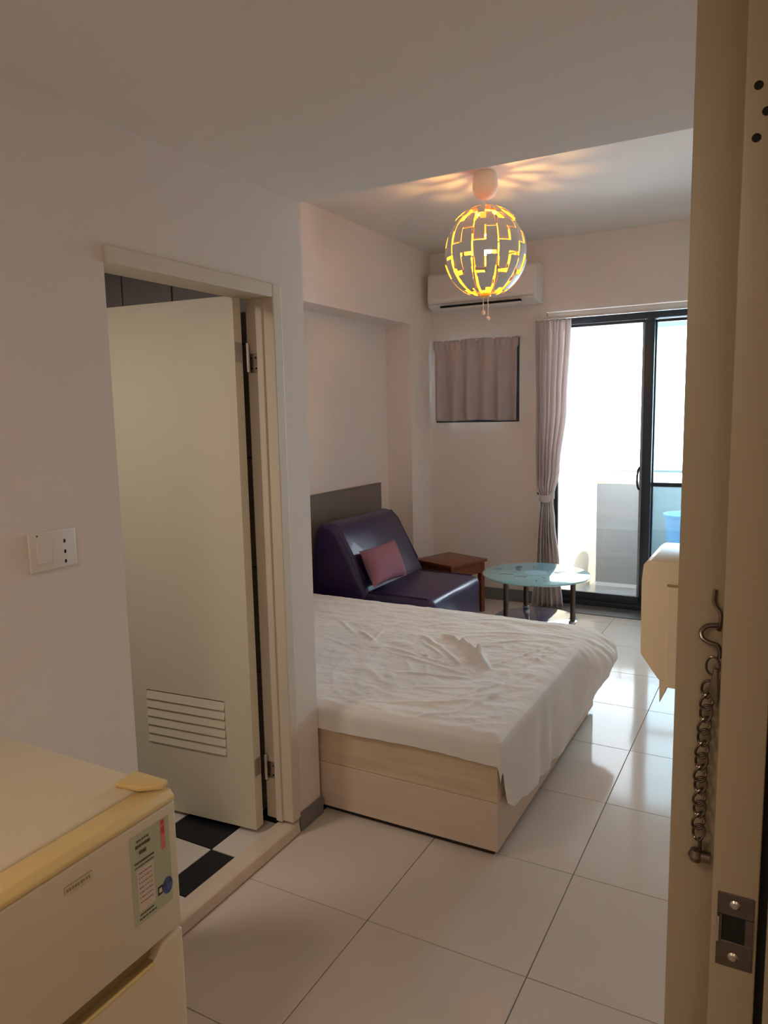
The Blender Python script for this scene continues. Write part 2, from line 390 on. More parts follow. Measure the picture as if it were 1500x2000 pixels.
bar(sf, 'mid_rail', -.867, -.23, 5.845, 5.883, .968, 1.000); bar(sf, 'sash_stile', -.23, -.2, 5.852, 5.883, .112, 2.188)
MB().box(-.867, -.231, 5.864, 5.870, 1.001, 2.187).build('upper_pane', M['glass2'], sf)
MB().box(-.867, -.231, 5.864, 5.870, .113, .967).build('lower_pane', M['glass2'], sf)
m = MB(); m.tube([(-.962, 5.795, 1.115), (-.966, 5.775, 1.10), (-.972, 5.765, 1.05), (-.972, 5.765, 1.01), (-.966, 5.775, .965), (-.962, 5.795, .95)], .008, 10)
m.build('handle', M['black'], sl, True)

# ================================================================== SMALL WINDOW, its curtain
W2 = thing('window_2', ((wx0+wx1)/2, 5.78, wz0), 'small dark-framed window behind a short grey curtain', 'window', kind='structure')
for a in ((wx0, wx1, 5.70, 5.80, wz0, wz0+.035), (wx0, wx1, 5.70, 5.80, wz1-.035, wz1), (wx0, wx0+.05, 5.70, 5.80, wz0+.035, wz1-.035), (wx1-.05, wx1, 5.70, 5.80, wz0+.035, wz1-.035)):
    bar(W2, 'window_frame', *a)
MB().box(wx0+.05, wx1-.05, 5.75, 5.756, wz0+.035, wz1-.035).build('pane', M['glass2'], W2)

def cloth(name, fn, nu, nv, m_, parent=None, thick=.0015, smooth=True):
    bm = bmesh.new(); g = [[bm.verts.new(fn(i/nu, j/nv)) for i in range(nu+1)] for j in range(nv+1)]
    for j in range(nv):
        for i in range(nu): bm.faces.new((g[j][i], g[j][i+1], g[j+1][i+1], g[j+1][i]))
    mb = MB(); mb.bm.free(); mb.bm = bm
    o = mb.build(name, m_, parent, smooth=smooth, ang=180)
    if thick:
        s = o.modifiers.new('solid', 'SOLIDIFY'); s.thickness = thick; s.offset = 0
    return o
sc_ = thing('short_curtain', (-2.24, 5.69, 1.49), 'short pleated grey curtain covering the small high window', 'curtain')
def short(u_, v):
    z = 2.145 - v*.655 - .004*math.sin(u_*9)
    e = .012 if v < .13 else .0
    x = -2.592 - e + u_*(.711 + 2*e)
    ph = u_*5.3*2*PI
    amp = .008 + .020*v
    y = 5.672 - amp*(math.sin(ph + .5*math.sin(ph*.5)) ) - (.006*math.sin(u_*95) if v < .12 else 0)
    return (x, y, z)
cloth('curtain_cloth', short, 160, 30, M['curtain2'], sc_)
MB().tube([(-2.605, 5.683, 2.138), (-1.862, 5.683, 2.138)], .006, 8).build('curtain_wire', M['white'], sc_, True)

# ================================================================== LONG CURTAIN
cu = thing('long_curtain', (-1.6, 5.6, .01), 'full-length grey curtain tied back beside the sliding glass door', 'curtain')
def lerp(a, b, t): return a+(b-a)*t
def sm(t): t = max(0, min(1, t)); return t*t*(3-2*t)
def pw(tab, z):
    for (z0, v0), (z1, v1) in zip(tab, tab[1:]):
        if z0 >= z >= z1: return lerp(v0, v1, sm((z0-z)/(z0-z1)))
    return tab[-1][1]
LT = [(2.24, -1.722), (1.5, -1.708), (1.0, -1.700), (.86, -1.662), (.75, -1.672), (.4, -1.690), (.0, -1.732)]
RT = [(2.24, -1.440), (1.6, -1.470), (1.1, -1.525), (.86, -1.575), (.70, -1.560), (.35, -1.520), (.0, -1.482)]
def longc(u_, v):
    z = 2.235 - v*2.22
    xl, xr = pw(LT, z), pw(RT, z)
    tight = math.exp(-((z-.86)/.16)**2)
    uu = u_ + .012*math.sin(u_*7*PI+z*2)
    ph = uu*6.2*2*PI
    amp = .040*(1-.55*tight)*(1-.4*math.exp(-((z-2.2)/.05)**2))
    y = 5.61 - amp*math.sin(ph) - .01*math.sin(uu*11+z) - (.012*math.sin(u_*120) if z > 2.15 else 0)
    x = lerp(xl, xr, u_) + .006*math.cos(ph)
    return (x, y, z)
cloth('curtain_cloth', longc, 220, 90, M['curtain'], cu)
def tie(u_, v):
    a = 2*PI*u_; w_ = .022+.010*abs(math.cos(a/2))
    cx, cy = -1.620, 5.61
    x = cx + .060*math.cos(a); y = cy + .043*math.sin(a); z = .875 + .035*math.cos(a)**2*(1 if math.cos(a) > 0 else .35) + (v-.5)*2*w_
    return (x, y, z)
cloth('tieback', tie, 40, 4, M['curtain'], cu, .003)
MB().tube([(-1.712, YW, .90), (-1.712, YW-.02, .90), (-1.712, YW-.03, .91)], .006, 8).build('tieback_hook', M['darksteel'], cu, True)
m = MB(); m.box(-1.735, -.2, 5.625, 5.652, 2.243, 2.262, bev=.003); m.box(-1.70, -1.68, 5.64, YW, 2.25, 2.27); m.box(-.5, -.48, 5.64, YW, 2.25, 2.27)
tag(m.build('curtain_rail', M['white'], smooth=True), 'slim pale curtain rail above the sliding glass door', 'curtain rail')

# ================================================================== BALCONY
m = MB(); m.box(-3.4, 1.5, YB+.001, 7.08, -.20, -.06)
struct(m.build('floor_balcony', M['balcfloor']), 'wet grey balcony floor outside the sliding door', 'floor')
m = MB(); m.box(-1.53, 1.5, 6.95, 7.07, -.06, .87)
pp = struct(m.build('wall_balcony', M['balc']), 'grey-white balcony parapet outside the sliding door', 'parapet')
MB().box(-1.53, 1.5, 6.951, 7.09, .871, .90, bev=.004).build('parapet_cap', M['balcwarm'], pp)
m = MB(); m.tube([(-3.2, 7.01, .995), (1.5, 7.01, .995)], .02, 12)
for x in (-1.3, -.2, .9): m.tube([(x, 7.01, .90), (x, 7.01, .99)], .012, 8)
tag(m.build('balcony_rail', M['steel'], smooth=True), 'grey handrail along the top of the balcony parapet', 'railing')
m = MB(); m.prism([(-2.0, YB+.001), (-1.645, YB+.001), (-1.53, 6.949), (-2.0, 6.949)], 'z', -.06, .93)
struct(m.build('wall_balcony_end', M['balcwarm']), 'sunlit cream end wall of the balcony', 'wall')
m = MB(); m.box(-3.4, 1.5, 6.95, 7.1, 2.262, 2.6)
struct(m.build('trim_6', M['beam']), 'grey-green beam over the balcony edge', 'beam')
m = MB(); m.box(-3.4, 1.5, YB+.001, 7.1, 2.6, 2.7)
struct(m.build('ceiling_balcony', M['balc']), 'balcony ceiling slab', 'ceiling')
m = MB(); m.box(-.88, -.45, 6.35, 6.80, -.06, .36, bev=.02, seg=3)
wb = m.build('storage_box', M['grey'], smooth=True); tag(wb, 'grey storage box on the balcony behind the right glass panel', 'box')
m = MB(); m.lathe([(0, 0), (.15, 0), (.165, .05), (.19, .29), (.205, .30), (.205, .315), (.18, .31), (.155, .03), (0, .02)], (-.68, 6.56, .361), 32)
bb_ = m.build('blue_tub', M['blue'], smooth=True); tag(bb_, 'blue plastic tub on the grey box on the balcony', 'tub')

# ================================================================== AIR CONDITIONER
A = thing('air_conditioner', (-2.12, YW, 2.36), 'white wall air conditioner with a thin black outlet slot above the small window', 'air conditioner')
m = MB(); m.prism([(YW, 2.375), (YW, 2.665), (5.545, 2.668), (5.505, 2.64), (5.495, 2.45), (5.51, 2.395), (5.60, 2.372)], 'x', -2.575, -1.685, bev=.012, seg=3)
m.build('body', M['ac'], A, True)
MB().box(-2.462, -1.80, 5.492, 5.53, 2.383, 2.398, bev=.002).build('outlet_slot', M['rubber'], A)
MB().box(-2.46, -1.80, 5.500, 5.58, 2.366, 2.3825, bev=.002).build('louvre', M['ac'], A)
MB().box(-2.565, -1.695, 5.4935, 5.500, 2.415, 2.417).build('panel_seam', M['grey'], A)

# ================================================================== PENDANT LAMP
LC = Vector((-1.506, 3.98, 2.433)); RA, RB = .221, .236
P = thing('pendant_lamp', (LC.x, LC.y, LC.z), 'round pendant lamp of grey-white stepped petals glowing yellow inside', 'pendant lamp')
cz = ZC - 2.433
m = MB(); m.lathe([(.060, 0), (.064, -.02), (.068, -.05), (.070, -.08), (.062, -.105), (.045, -.128), (.02, -.139), (0, -.141)], (LC.x, LC.y, ZC), 40)
m.build('ceiling_cup', M['cord'], P, True)
m = MB(); m.tube([LC+Vector((0, 0, cz-.138)), LC+Vector((0, 0, .20))], .0045, 10); m.build('cord', M['cord'], P, True)
m = MB(); m.lathe([(0, .245), (.030, .243), (.034, .225), (.026, .18), (.024, .09), (0, .09)], LC, 24); m.build('lamp_holder', M['cord'], P, True)
m = MB(); m.lathe([(.0001, .05)] + [(.036*math.sin(a), .015+.036*math.cos(a)) for a in [PI*k/12 for k in range(1, 12)]] + [(.0001, -.022)], LC, 24); m.build('bulb', M['bulb'], P, True)
m = MB(); m.lathe([(.012, .212), (.066, .205), (.068, .209), (.012, .217)], LC, 32); m.build('light_block_disc', M['shade_out'], P, True)  # added disc that holds back bulb light towards the ceiling
m = MB(); m.lathe([(0, -.222), (.030, -.224), (.032, -.236), (.026, -.242), (0, -.243)], LC, 28); m.build('bottom_disc', M['shade_in'], P, True)
for dx, dz in ((-.013, -.318), (.015, -.352)):
    m = MB(); m.tube([LC+Vector((dx, 0, -.236)), LC+Vector((dx, 0, dz))], .0020, 6); pc = m.build('pull_cord', M['cord'], P, True)
    m = MB(); m.lathe([(0, .012), (.008, .009), (.0110, 0), (.008, -.009), (0, -.012)], LC+Vector((dx, 0, dz-.008)), 14); m.build('cord_bead', M['cord'], pc, True)
NG, NU, NV = 10, 32, 80
def piece(u_, s):
    # s: height fraction from the top; returns petal index or -1
    if s < .012 or s > .985: return -1
    edge = .036 + .13*max(0, s-.60)/.4 + .10*max(0, .25-s)/.25
    if u_ < edge or u_ > 1-edge: return -1
    if abs(u_-.5) < .018 and (.10 < s < .20 or .29 < s < .46 or .575 < s < .78): return -1
    if u_ < .5:
        return 0 if s < .155 else (-1 if s < .20 else (1 if s < .445 else (-1 if s < .462 else (2 if s < .745 else (-1 if s < .785 else (3 if s < .95 else -1))))))
    return 0 if s < .035 else (-1 if s < .11 else (1 if s < .295 else (-1 if s < .312 else (2 if s < .57 else (-1 if s < .61 else (3 if s < .93 else -1))))))
PH0 = math.atan2(-LC.y, -LC.x) - PI/NG    # a gore faces the entry
for gk in range(NG):
    mbs = [MB() for _ in range(4)]; grid = {}
    cells = [[], [], [], []]
    for i in range(NU):
        for j in range(NV):
            uc = (i+.5)/NU; sc2 = (j+.5)/NV
            # slit: a thin vertical line joins the two horizontal ones
            k = piece(uc, sc2)
            if k >= 0: cells[k].append((i, j))
    for k in range(4):
        bm = mbs[k].bm; vd = {}
        off = (.010, -.004, .002, .010)[k]
        def V(i, j, r_):
            key = (i, j, r_)
            if key not in vd:
                ph = PH0 + (gk + i/NU)*2*PI/NG; c_ = 1-2*j/NV; s_ = math.sqrt(max(0, 1-c_*c_))
                d_ = -.0022*r_ + off
                vd[key] = bm.verts.new(LC + Vector(((RA+d_)*s_*math.cos(ph), (RA+d_)*s_*math.sin(ph), (RB+d_)*c_)))
            return vd[key]
        cs = set(cells[k])
        for (i, j) in cells[k]:
            f = bm.faces.new((V(i, j, 0), V(i, j+1, 0), V(i+1, j+1, 0), V(i+1, j, 0))); f.material_index = 0
            f = bm.faces.new((V(i, j, 1), V(i+1, j, 1), V(i+1, j+1, 1), V(i, j+1, 1))); f.material_index = 1
            for (di, dj, a, b_) in ((-1, 0, (i, j), (i, j+1)), (1, 0, (i+1, j+1), (i+1, j)), (0, -1, (i+1, j), (i, j)), (0, 1, (i, j+1), (i+1, j+1))):
                if (i+di, j+dj) not in cs:
                    f = bm.faces.new((V(*b_, 0), V(*a, 0), V(*a, 1), V(*b_, 1))); f.material_index = 1
        if cells[k]:
            mbs[k].build('petal', [M['shade_out'], M['shade_in']], P, True, recalc=False, ang=50)
m = MB()
for gk in range(NG):
    ph = PH0 + gk*2*PI/NG
    m.tube([LC+Vector(((RA-.014)*math.sin(t)*math.cos(ph), (RA-.014)*math.sin(t)*math.sin(ph), (RB-.010)*math.cos(t))) for t in [.12+k*(PI-.24)/20 for k in range(21)]], .0012, 6)
m.build('wire_ribs', M['shade_in'], P, True)

# ================================================================== BED
BX0, BX1, BY0, BY1 = -2.82, -.82, 2.272, 3.725
B = thing('box_bed', ((BX0+BX1)/2, (BY0+BY1)/2, 0), 'pale wooden box bed base under the white-sheeted mattress', 'bed')
MB().box(BX0+.02, BX1-.02, BY0+.02, BY1-.02, 0, .30).build('plinth', M['dark'], B)
MB().box(BX0, BX1, BY0, BY0+.019, .024, .204, bev=.001, seg=1).build('front_panel', M['wood_lower'], B)
MB().box(BX0, BX1, BY0+.001, BY0+.02, .2055, .348, bev=.001, seg=1).build('front_rail', M['wood_light'], B)
MB().box(BX1-.019, BX1, BY0+.0205, BY1, .024, .204, bev=.001, seg=1).build('side_panel', M['wood_lower'], B)
MB().box(BX1-.020, BX1-.001, BY0+.0205, BY1, .2055, .348, bev=.001, seg=1).build('side_rail', M['wood_light'], B)
MB().box(BX0, BX1-.021, BY0+.021, BY1, .301, .347).build('bed_top', M['wood_light'], B)
m = MB(); m.box(BX0+.005, BX1-.012, BY0+.012, BY1-.005, .3485, .437, bev=.025, seg=4)
tag(m.build('mattress', M['mattress'], smooth=True), 'thin mattress on the wooden box bed, hidden under the sheet', 'mattress')
FOLDS = [  # (x1,y1,x2,y2,amp,width)
    (-1.454, 3.27, -1.316, 3.17, .016, .022), (-1.316, 3.17, -1.189, 3.046, .030, .024), (-1.189, 3.046, -1.097, 2.90, .030, .020),
    (-1.56, 3.22, -1.40, 3.09, .013, .016), (-1.40, 3.09, -1.22, 2.90, .011, .014), (-1.53, 3.14, -1.33, 2.97, .008, .013),
    (-1.88, 3.16, -1.72, 3.03, .010, .014), (-1.78, 3.22, -1.74, 3.02, .007, .012), (-1.70, 3.0, -1.25, 2.88, .006, .012),
    (-1.62, 2.93, -1.15, 2.80, .006, .012), (-1.15, 2.30, -1.02, 2.42, .009, .013), (-1.20, 2.40, -.99, 2.56, .010, .013), (-1.02, 2.42, -.93, 2.74, .009, .014),
    (-.99, 2.56, -.90, 2.95, .008, .014), (-1.10, 2.52, -.96, 2.80, .008, .012), (-1.0, 2.86, -.88, 3.30, .008, .013), (-1.08, 2.95, -.92, 3.34, .007, .012),
    (-1.30, 2.55, -1.08, 2.66, .007, .012), (-1.38, 2.36, -1.12, 2.46, .007, .011), (-1.42, 2.70, -1.12, 2.76, .006, .011), (-1.22, 3.22, -1.02, 3.36, .007, .013),
    (-2.0, 3.0, -1.75, 2.9, .005, .014), (-2.1, 3.3, -1.9, 3.12, .006, .014), (-1.35, 3.38, -1.05, 3.46, .006, .013), (-1.55, 2.35, -1.50, 2.60, .004, .012)]
def wr(x, y):
    h = 0
    for x1, y1, x2, y2, a, w_ in FOLDS:
        dx, dy = x2-x1, y2-y1; l2 = dx*dx+dy*dy
        t = ((x-x1)*dx+(y-y1)*dy)/l2; tc_ = max(0, min(1, t))
        w_ *= .8
        d2 = (x-x1-tc_*dx)**2 + (y-y1-tc_*dy)**2
        h += (1.25*a if a > .015 else .85*a)*math.exp(-d2/(w_*w_))*((.35+.65*math.sin(PI*tc_)) if a < .025 else .75)
    # swirl of fine creases turning about the big fold
    cx_, cy_ = -1.12, 2.95; rx, ry = x-cx_, y-cy_; r_ = math.hypot(rx, ry)
    a_ = math.atan2(ry, rx)
    k = noise.noise(Vector((a_*2.2 + r_*2.0, r_*13, 1.3)))
    h += .0075*(1-abs(k)*2.2)*math.exp(-((r_-.45)/.40)**2)*.65 + .0045*noise.noise(Vector((x*6, y*16, 4))) + .002*noise.noise(Vector((x*30, y*45, 2)))
    h += .006*noise.noise(Vector((x*2.2, y*2.2, 9)))
    return h
ZT = .446
def drop_right(y):
    v = [(BY0, .125), (BY0+.02, .20), (BY0+.05, .27), (BY0+.12, .31), (2.65, .345), (3.0, .365), (3.35, .350), (3.47, .30), (3.55, .235), (3.62, .20), (3.68, .13), (3.73, .10)]
    for (a, p), (b_, q) in zip(v, v[1:]):
        if a <= y <= b_: r = lerp(p, q, (y-a)/(b_-a)); break
    else: r = v[0][1] if y < BY0 else v[-1][1]
    return r + .012*noise.noise(Vector((y*14, 3, 3))) + (.025*noise.noise(Vector((y*30, 7, 3))) if y > 3.3 else 0)
def drop_front(x):
    return .098 + .006*(x-BX0)/2 + .005*math.sin(x*7) + .003*noise.noise(Vector((x*20, 0, 0)))
NX1, NX2, NY1, NY2 = 330, 60, 250, 18
bm = bmesh.new(); rows = []
for j in range(NY2+NY1+1):
    row = []
    for i in range(NX1+NX2+1):
        xin = lerp(BX0, BX1+.002, min(1, i/NX1)); ex = max(0, (i-NX1)/NX2)
        yin = lerp(BY0-.002, BY1, max(0, (j-NY2)/NY1)); ey = max(0, (NY2-j)/NY2)
        dr = drop_right(yin)*ex; df = drop_front(xin)*ey
        d_ = math.hypot(dr, df)
        R_ = .035
        h = wr(xin, yin)
        edge = min(1, min(BX1-xin, yin-BY0)/.05); edge = max(0, edge)
        if d_ < 1e-6:
            # soft edge rounding on the top
            e1 = max(0, 1-(BX1-xin)/.03); e2 = max(0, 1-(yin-BY0)/.03)
            row.append(bm.verts.new((xin, yin, ZT + h*(.3+.7*edge) - .008*(e1*e1+e2*e2)))); continue
        nx, ny = dr/d_, -df/d_
        arc = R_*PI/2
        if d_ < arc: out_ = R_*math.sin(d_/R_)*.35; dz = R_*(1-math.cos(d_/R_))
        else: out_ = R_*.35; dz = R_ + (d_-arc)
        fr_ = dz/.35
        out_ += .004 + nx*nx*.8*(.002 + .010*fr_*(1+math.sin(yin*23+math.sin(yin*9)*2))) 
        if yin > 3.2 and nx > .3:
            bl = sm((yin-3.2)/.35)
            out_ += bl*(.105*math.sin(min(1, dz/.11)*PI/2) - .09*max(0, dz-.12)/.2) + bl*.012*noise.noise(Vector((yin*25, dz*20, 0)))
        out_ = max(out_, .003)
        row.append(bm.verts.new((xin+nx*out_, yin+ny*out_, ZT-.012-dz + h*.3)))
    rows.append(row)
for j in range(len(rows)-1):
    for i in range(len(rows[0])-1): bm.faces.new((rows[j][i], rows[j][i+1], rows[j+1][i+1], rows[j+1][i]))
mb = MB(); mb.bm.free(); mb.bm = bm
sh = mb.build('bed_sheet', M['sheet'], smooth=True, ang=180)
tag(sh, 'crumpled cream bed sheet draped loosely over the mattress and its long side', 'sheet')

# headboard
H_ = thing('headboard', (-2.85, 3.70, 0), 'grey-brown panel headboard along the wall behind bed and sofa', 'headboard')
MB().box(-2.859, -2.832, YC+.01, 5.135, 0, 1.005, bev=.002, seg=1).build('panel', M['headboard'], H_)
MB().box(-2.859, -2.829, YC+.01, 5.137, 1.0055, 1.013, bev=.001, seg=1).build('top_edge', M['headboard'], H_)

# ================================================================== SOFA
S = thing('purple_sofa', (-2.35, 4.36, 0), 'dark purple leather sofa chair with its seat extended, behind the bed', 'sofa')
SY0, SY1 = 3.97, 4.80
m = MB(); m.prism([(-2.38, .12), (-1.84, .12), (-1.845, .415), (-2.38, .425)], 'y', SY0, SY1-.03, bev=.045, seg=5)
m.build('seat_cushion', M['leather'], S, True, ang=60)
m = MB(); m.box(-2.70, -1.87, SY0+.02, SY1-.05, .03, .125, bev=.01); m.build('seat_base', M['leather'], S, True)
m = MB(); m.prism([(-2.78, .14), (-2.28, .14), (-2.31, .43), (-2.405, .62), (-2.50, .80), (-2.56, .855), (-2.65, .86), (-2.71, .80)], 'y', SY0-.01, SY1+.02, bev=.05, seg=6)
m.build('backrest', M['leather'], S, True, ang=60)
def seam(pts, nm='piping', par=S): 
    m = MB(); m.tube(pts, .004, 6); m.build(nm, M['leather'], par, True)
seam([(-2.30, SY0+.03, .423), (-1.90, SY0+.03, .416)]); seam([(-2.30, SY1-.06, .424), (-1.90, SY1-.06, .416)])
seam([(-1.847, SY0+.05, .31), (-1.847, SY1-.08, .31)])
seam([(-2.34, SY0+.03, .50), (-2.41, SY0+.03, .625), (-2.50, SY0+.03, .79), (-2.56, SY0+.03, .85)])
seam([(-2.34, SY1-.02, .50), (-2.41, SY1-.02, .625), (-2.50, SY1-.02, .79), (-2.56, SY1-.02, .85)])
for (x, y) in ((-2.6, SY0+.1), (-2.6, SY1-.12), (-1.93, SY0+.1), (-1.93, SY1-.12)):
    m = MB(); m.lathe([(0, 0), (.022, 0), (.025, .032), (0, .032)], (x, y, 0), 16); m.build('leg', M['dark'], S, True)
# throw pillow
c00, c10, c11, c01 = Vector((-2.265, 3.92, .445)), Vector((-2.235, 4.33, .445)), Vector((-2.415, 4.49, .660)), Vector((-2.425, 4.02, .650))
nrm = (c10-c00).cross(c01-c00).normalized()
if nrm.x < 0: nrm = -nrm
bm = bmesh.new()
def pil(u_, v, s_):
    # pinch the sides between the corners
    p = c00.lerp(c10, u_).lerp(c01.lerp(c11, u_), v)
    cen = (c00+c10+c11+c01)/4
    pin = .10*(math.sin(PI*u_)*(2*abs(v-.5))**3 + math.sin(PI*v)*(2*abs(u_-.5))**3)
    p = p.lerp(cen, pin)
    t = (max(0, 1-(2*u_-1)**2)*max(0, 1-(2*v-1)**2))**.45
    return p + nrm*s_*.065*t
for s_ in (1, -1):
    g = [[bm.verts.new(pil(i/24, j/24, s_)) for i in range(25)] for j in range(25)]
    for j in range(24):
        for i in range(24): bm.faces.new((g[j][i], g[j][i+1], g[j+1][i+1], g[j+1][i]))
bmesh.ops.remove_doubles(bm, verts=bm.verts, dist=1e-4)
bmesh.ops.translate(bm, verts=bm.verts, vec=nrm*.045)
mb = MB(); mb.bm.free(); mb.bm = bm
tag(mb.build('throw_pillow', M['pillow'], smooth=True, ang=60), 'small mauve square pillow leaning on the purple sofa back', 'pillow')

# ================================================================== NIGHTSTAND (turned a little)
N = thing('side_table', (-2.24, 5.20, 0), 'small red-brown wooden side table in the corner behind the sofa', 'side table')
R0 = Matrix.Translation((-2.265, 5.20, 0)) @ Matrix.Rotation(math.radians(-20), 4, 'Z')
hw = .19
m = MB(); m.box(-hw-.015, hw+.015, -hw-.015, hw+.015, .400, .423, bev=.004, mtx=R0); m.build('table_top', M['redwood'], N, True)
for sx in (-1, 1):
    for sy in (-1, 1):
        m = MB(); m.box(sx*(hw-.02)-.02, sx*(hw-.02)+.02, sy*(hw-.02)-.02, sy*(hw-.02)+.02, 0, .3995, bev=.002, seg=1, mtx=R0); m.build('leg', M['redwood'], N)
for a in ((-hw+.041, hw-.041, -hw+.001, -hw+.018), (-hw+.041, hw-.041, hw-.018, hw-.001)):
    m = MB(); m.box(*a, .315, .3995, mtx=R0); m.build('apron', M['redwood'], N)
for a in ((-hw+.001, -hw+.018, -hw+.041, hw-.041), (hw-.018, hw-.001, -hw+.041, hw-.041)):
    m = MB(); m.box(*a, .315, .3995, mtx=R0); m.build('apron', M['redwood'], N)
m = MB(); m.box(-hw+.02, hw-.02, -hw+.02, hw-.02, .12, .135, mtx=R0); m.build('lower_shelf', M['redwood'], N)

# ================================================================== GLASS TABLE
TC = Vector((-1.395, 4.60, 0)); 
G = thing('glass_table', TC, 'round frosted pale-blue glass side table with a lower shelf and steel legs', 'table')
m = MB(); m.lathe([(0, .492), (.340, .492), (.346, .496), (.346, .501), (.341, .504), (0, .504)], TC, 72); tt = m.build('table_top', M['ttop'], G, True)
m = MB(); m.lathe([(0, .5042), (.075, .5042), (.075, .5050), (0, .5050)], TC, 40); m.build('etched_disc', mat('etched_blue', (.20, .36, .42), .3), tt)
for k in range(24):
    a = 2*PI*k/24 + random.uniform(-.05, .05); r0 = random.choice((.12, .15, .20, .25)); ln = random.uniform(.03, .055)
    mtx = Matrix.Translation(TC) @ Matrix.Rotation(a + random.uniform(-.25, .25), 4, 'Z')
    m = MB(); m.prism([(r0, -.004), (r0+ln, -.007), (r0+ln, .007), (r0, .004)], 'z', .5042, .5049, mtx=mtx)
    m.build('etched_dash', mat('etched_dash', (.04, .09, .10), .3) if k == 0 else bpy.data.materials['etched_dash'], tt)
m = MB(); m.lathe([(0, .195), (.262, .195), (.268, .199), (.268, .204), (.262, .207), (0, .207)], TC, 64)
m.build('lower_shelf', mat('dark_glass_shelf', (.05, .055, .09), .06, spec=.9, coat=.6), G, True)
for a in (240, 0-8, 122):
    a = math.radians(a); p = TC+Vector((.255*math.cos(a), .255*math.sin(a), 0))
    m = MB(); m.tube([p, p+Vector((0, 0, .4918))], .0165, 20); lg = m.build('leg', M['darksteel'], G, True)
    m = MB(); m.lathe([(.0166, 0), (.024, 0), (.024, .012), (.0166, .014)], p+Vector((0, 0, .2075)), 20); m.build('leg_collar', M['chrome'], lg, True)
    m = MB(); m.lathe([(0, 0), (.021, 0), (.021, .010), (.0166, .012)], p, 20); m.build('foot', M['chrome'], lg, True)

# ================================================================== FRIDGE
F = thing('fridge', (-1.27, .72, 0), 'small cream two-door fridge at the lower left beside the bathroom doorway', 'fridge')
FY0, FY1, FX = .47, .966, -1.0
MB().box(-1.535, -1.058, FY0+.004, FY1-.004, .02, .828, bev=.008, seg=3).build('body', M['fridge'], F, True)
MB().box(-1.538, -1.058, FY0, FY1, .829, .852, bev=.009, seg=3).build('top_cover', M['fridge'], F, True)
MB().box(-1.055, FX, FY0, FY1, .5665, .826, bev=.006, seg=3).build('freezer_door', M['fridge'], F, True)
m = MB(); m.prism([(-1.0555, .8262), (FX, .8262), (FX-.001, .834), (FX-.012, .846), (-1.0555, .848)], 'y', FY0, FY1, bev=.002, seg=2); m.build('freezer_door_cap', M['yellowtrim'], F, True)
m = MB(); m.prism([(-1.105, FY1), (-1.015, FY1), (-1.008, FY1-.02), (-1.045, FY1-.048), (-1.10, FY1-.055)], 'z', .8525, .862, bev=.003, seg=2); m.build('hinge_cover', M['yellowtrim'], F, True)
m = MB(); m.prism([(FY0, .03), (FY1, .03), (FY1, .560), (FY1-.052, .560), (FY1-.070, .536), (FY0, .536)], 'x', -1.055, FX, bev=.006, seg=3)
m.build('main_door', M['fridge'], F, True)
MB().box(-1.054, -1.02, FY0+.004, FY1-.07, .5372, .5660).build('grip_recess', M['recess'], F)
MB().box(-1.054, FX-.004, FY0+.004, FY1-.075, .5361, .5371).build('grip_shade', M['recess'], F)  # thin brown sheet painting the shade on top of the main door
MB().box(FX-.006, FX+.0006, FY0+.004, FY1-.075, .529, .5362, bev=.0015, seg=1).build('grip_edge', M['yellowtrim'], F)
MB().box(-1.054, FX-.012, FY1-.05, FY1-.006, .5605, .5660).build('hinge_plate', M['yellowtrim'], F)
for (x, y) in ((-1.5, FY0+.04), (-1.5, FY1-.04), (-1.1, FY0+.04), (-1.1, FY1-.04)):
    MB().lathe([(0, 0), (.015, 0), (.018, .02), (0, .02)], (x, y, 0), 12).build('foot', M['dark'], F, True)
# sticker (flat print on the freezer door)
def pl(x, y0, y1, z0, z1, name, mm, par): return MB().box(x-.0003, x, y0, y1, z0, z1).build(name, M[mm], par)
st = pl(FX+.0005, .850, .945, .632, .806, 'energy_label', 'green', F)
pl(FX+.0009, .862, .902, .655, .738, 'label_table', 'paper', st)
pl(FX+.0012, .925, .9325, .795, .806-.004, 'label_red_mark', 'red', st); pl(FX+.0012, .925, .9325, .776, .790, 'label_red_mark', 'red', st)
pl(FX+.0009, .9235, .934, .745, .804, 'label_red_strip', 'redpale', st)
m = MB()
def dashes(m, y0, y1, z, h, n, gap=.3):
    w_ = (y1-y0)/n
    for k in range(n):
        a = y0+k*w_; ln = w_*(1-gap*random.uniform(.4, 1.3))
        m.box(FX+.0009, FX+.0013, a, a+ln, z-h*random.uniform(.6, 1)/2, z+h/2)
dashes(m, .866, .895, .792, .004, 5); dashes(m, .862, .898, .782, .006, 5, .2); dashes(m, .870, .888, .768, .008, 2, .15); dashes(m, .858, .905, .751, .004, 9, .15); dashes(m, .858, .905, .743, .002, 2, .05)
for k in range(7): dashes(m, .866, .899, .729-.0095*k, .0016, 7, .5)
dashes(m, .864, .898, .649, .003, 7); dashes(m, .862, .905, .641, .003, 6)
lt = m.build('label_print', M['ink'], st); lt['kind'] = 'stuff'
m = MB(); m.lathe([(0, 0), (.0125, 0), (.0125, .0006), (0, .0006)], (0, 0, 0), 24, mtx=Matrix.Translation((FX+.0008, .9330, .668)) @ Matrix.Rotation(PI/2, 4, 'Y') @ Matrix.Diagonal((1.35, 1, 1, 1)))
m.build('label_globe', M['globe'], st)
pl(FX+.0011, .9085, .9205, .660, .677, 'label_tag', 'blackprint', st); pl(FX+.0014, .911, .918, .664, .673, 'label_tag_mark', 'paper', st)
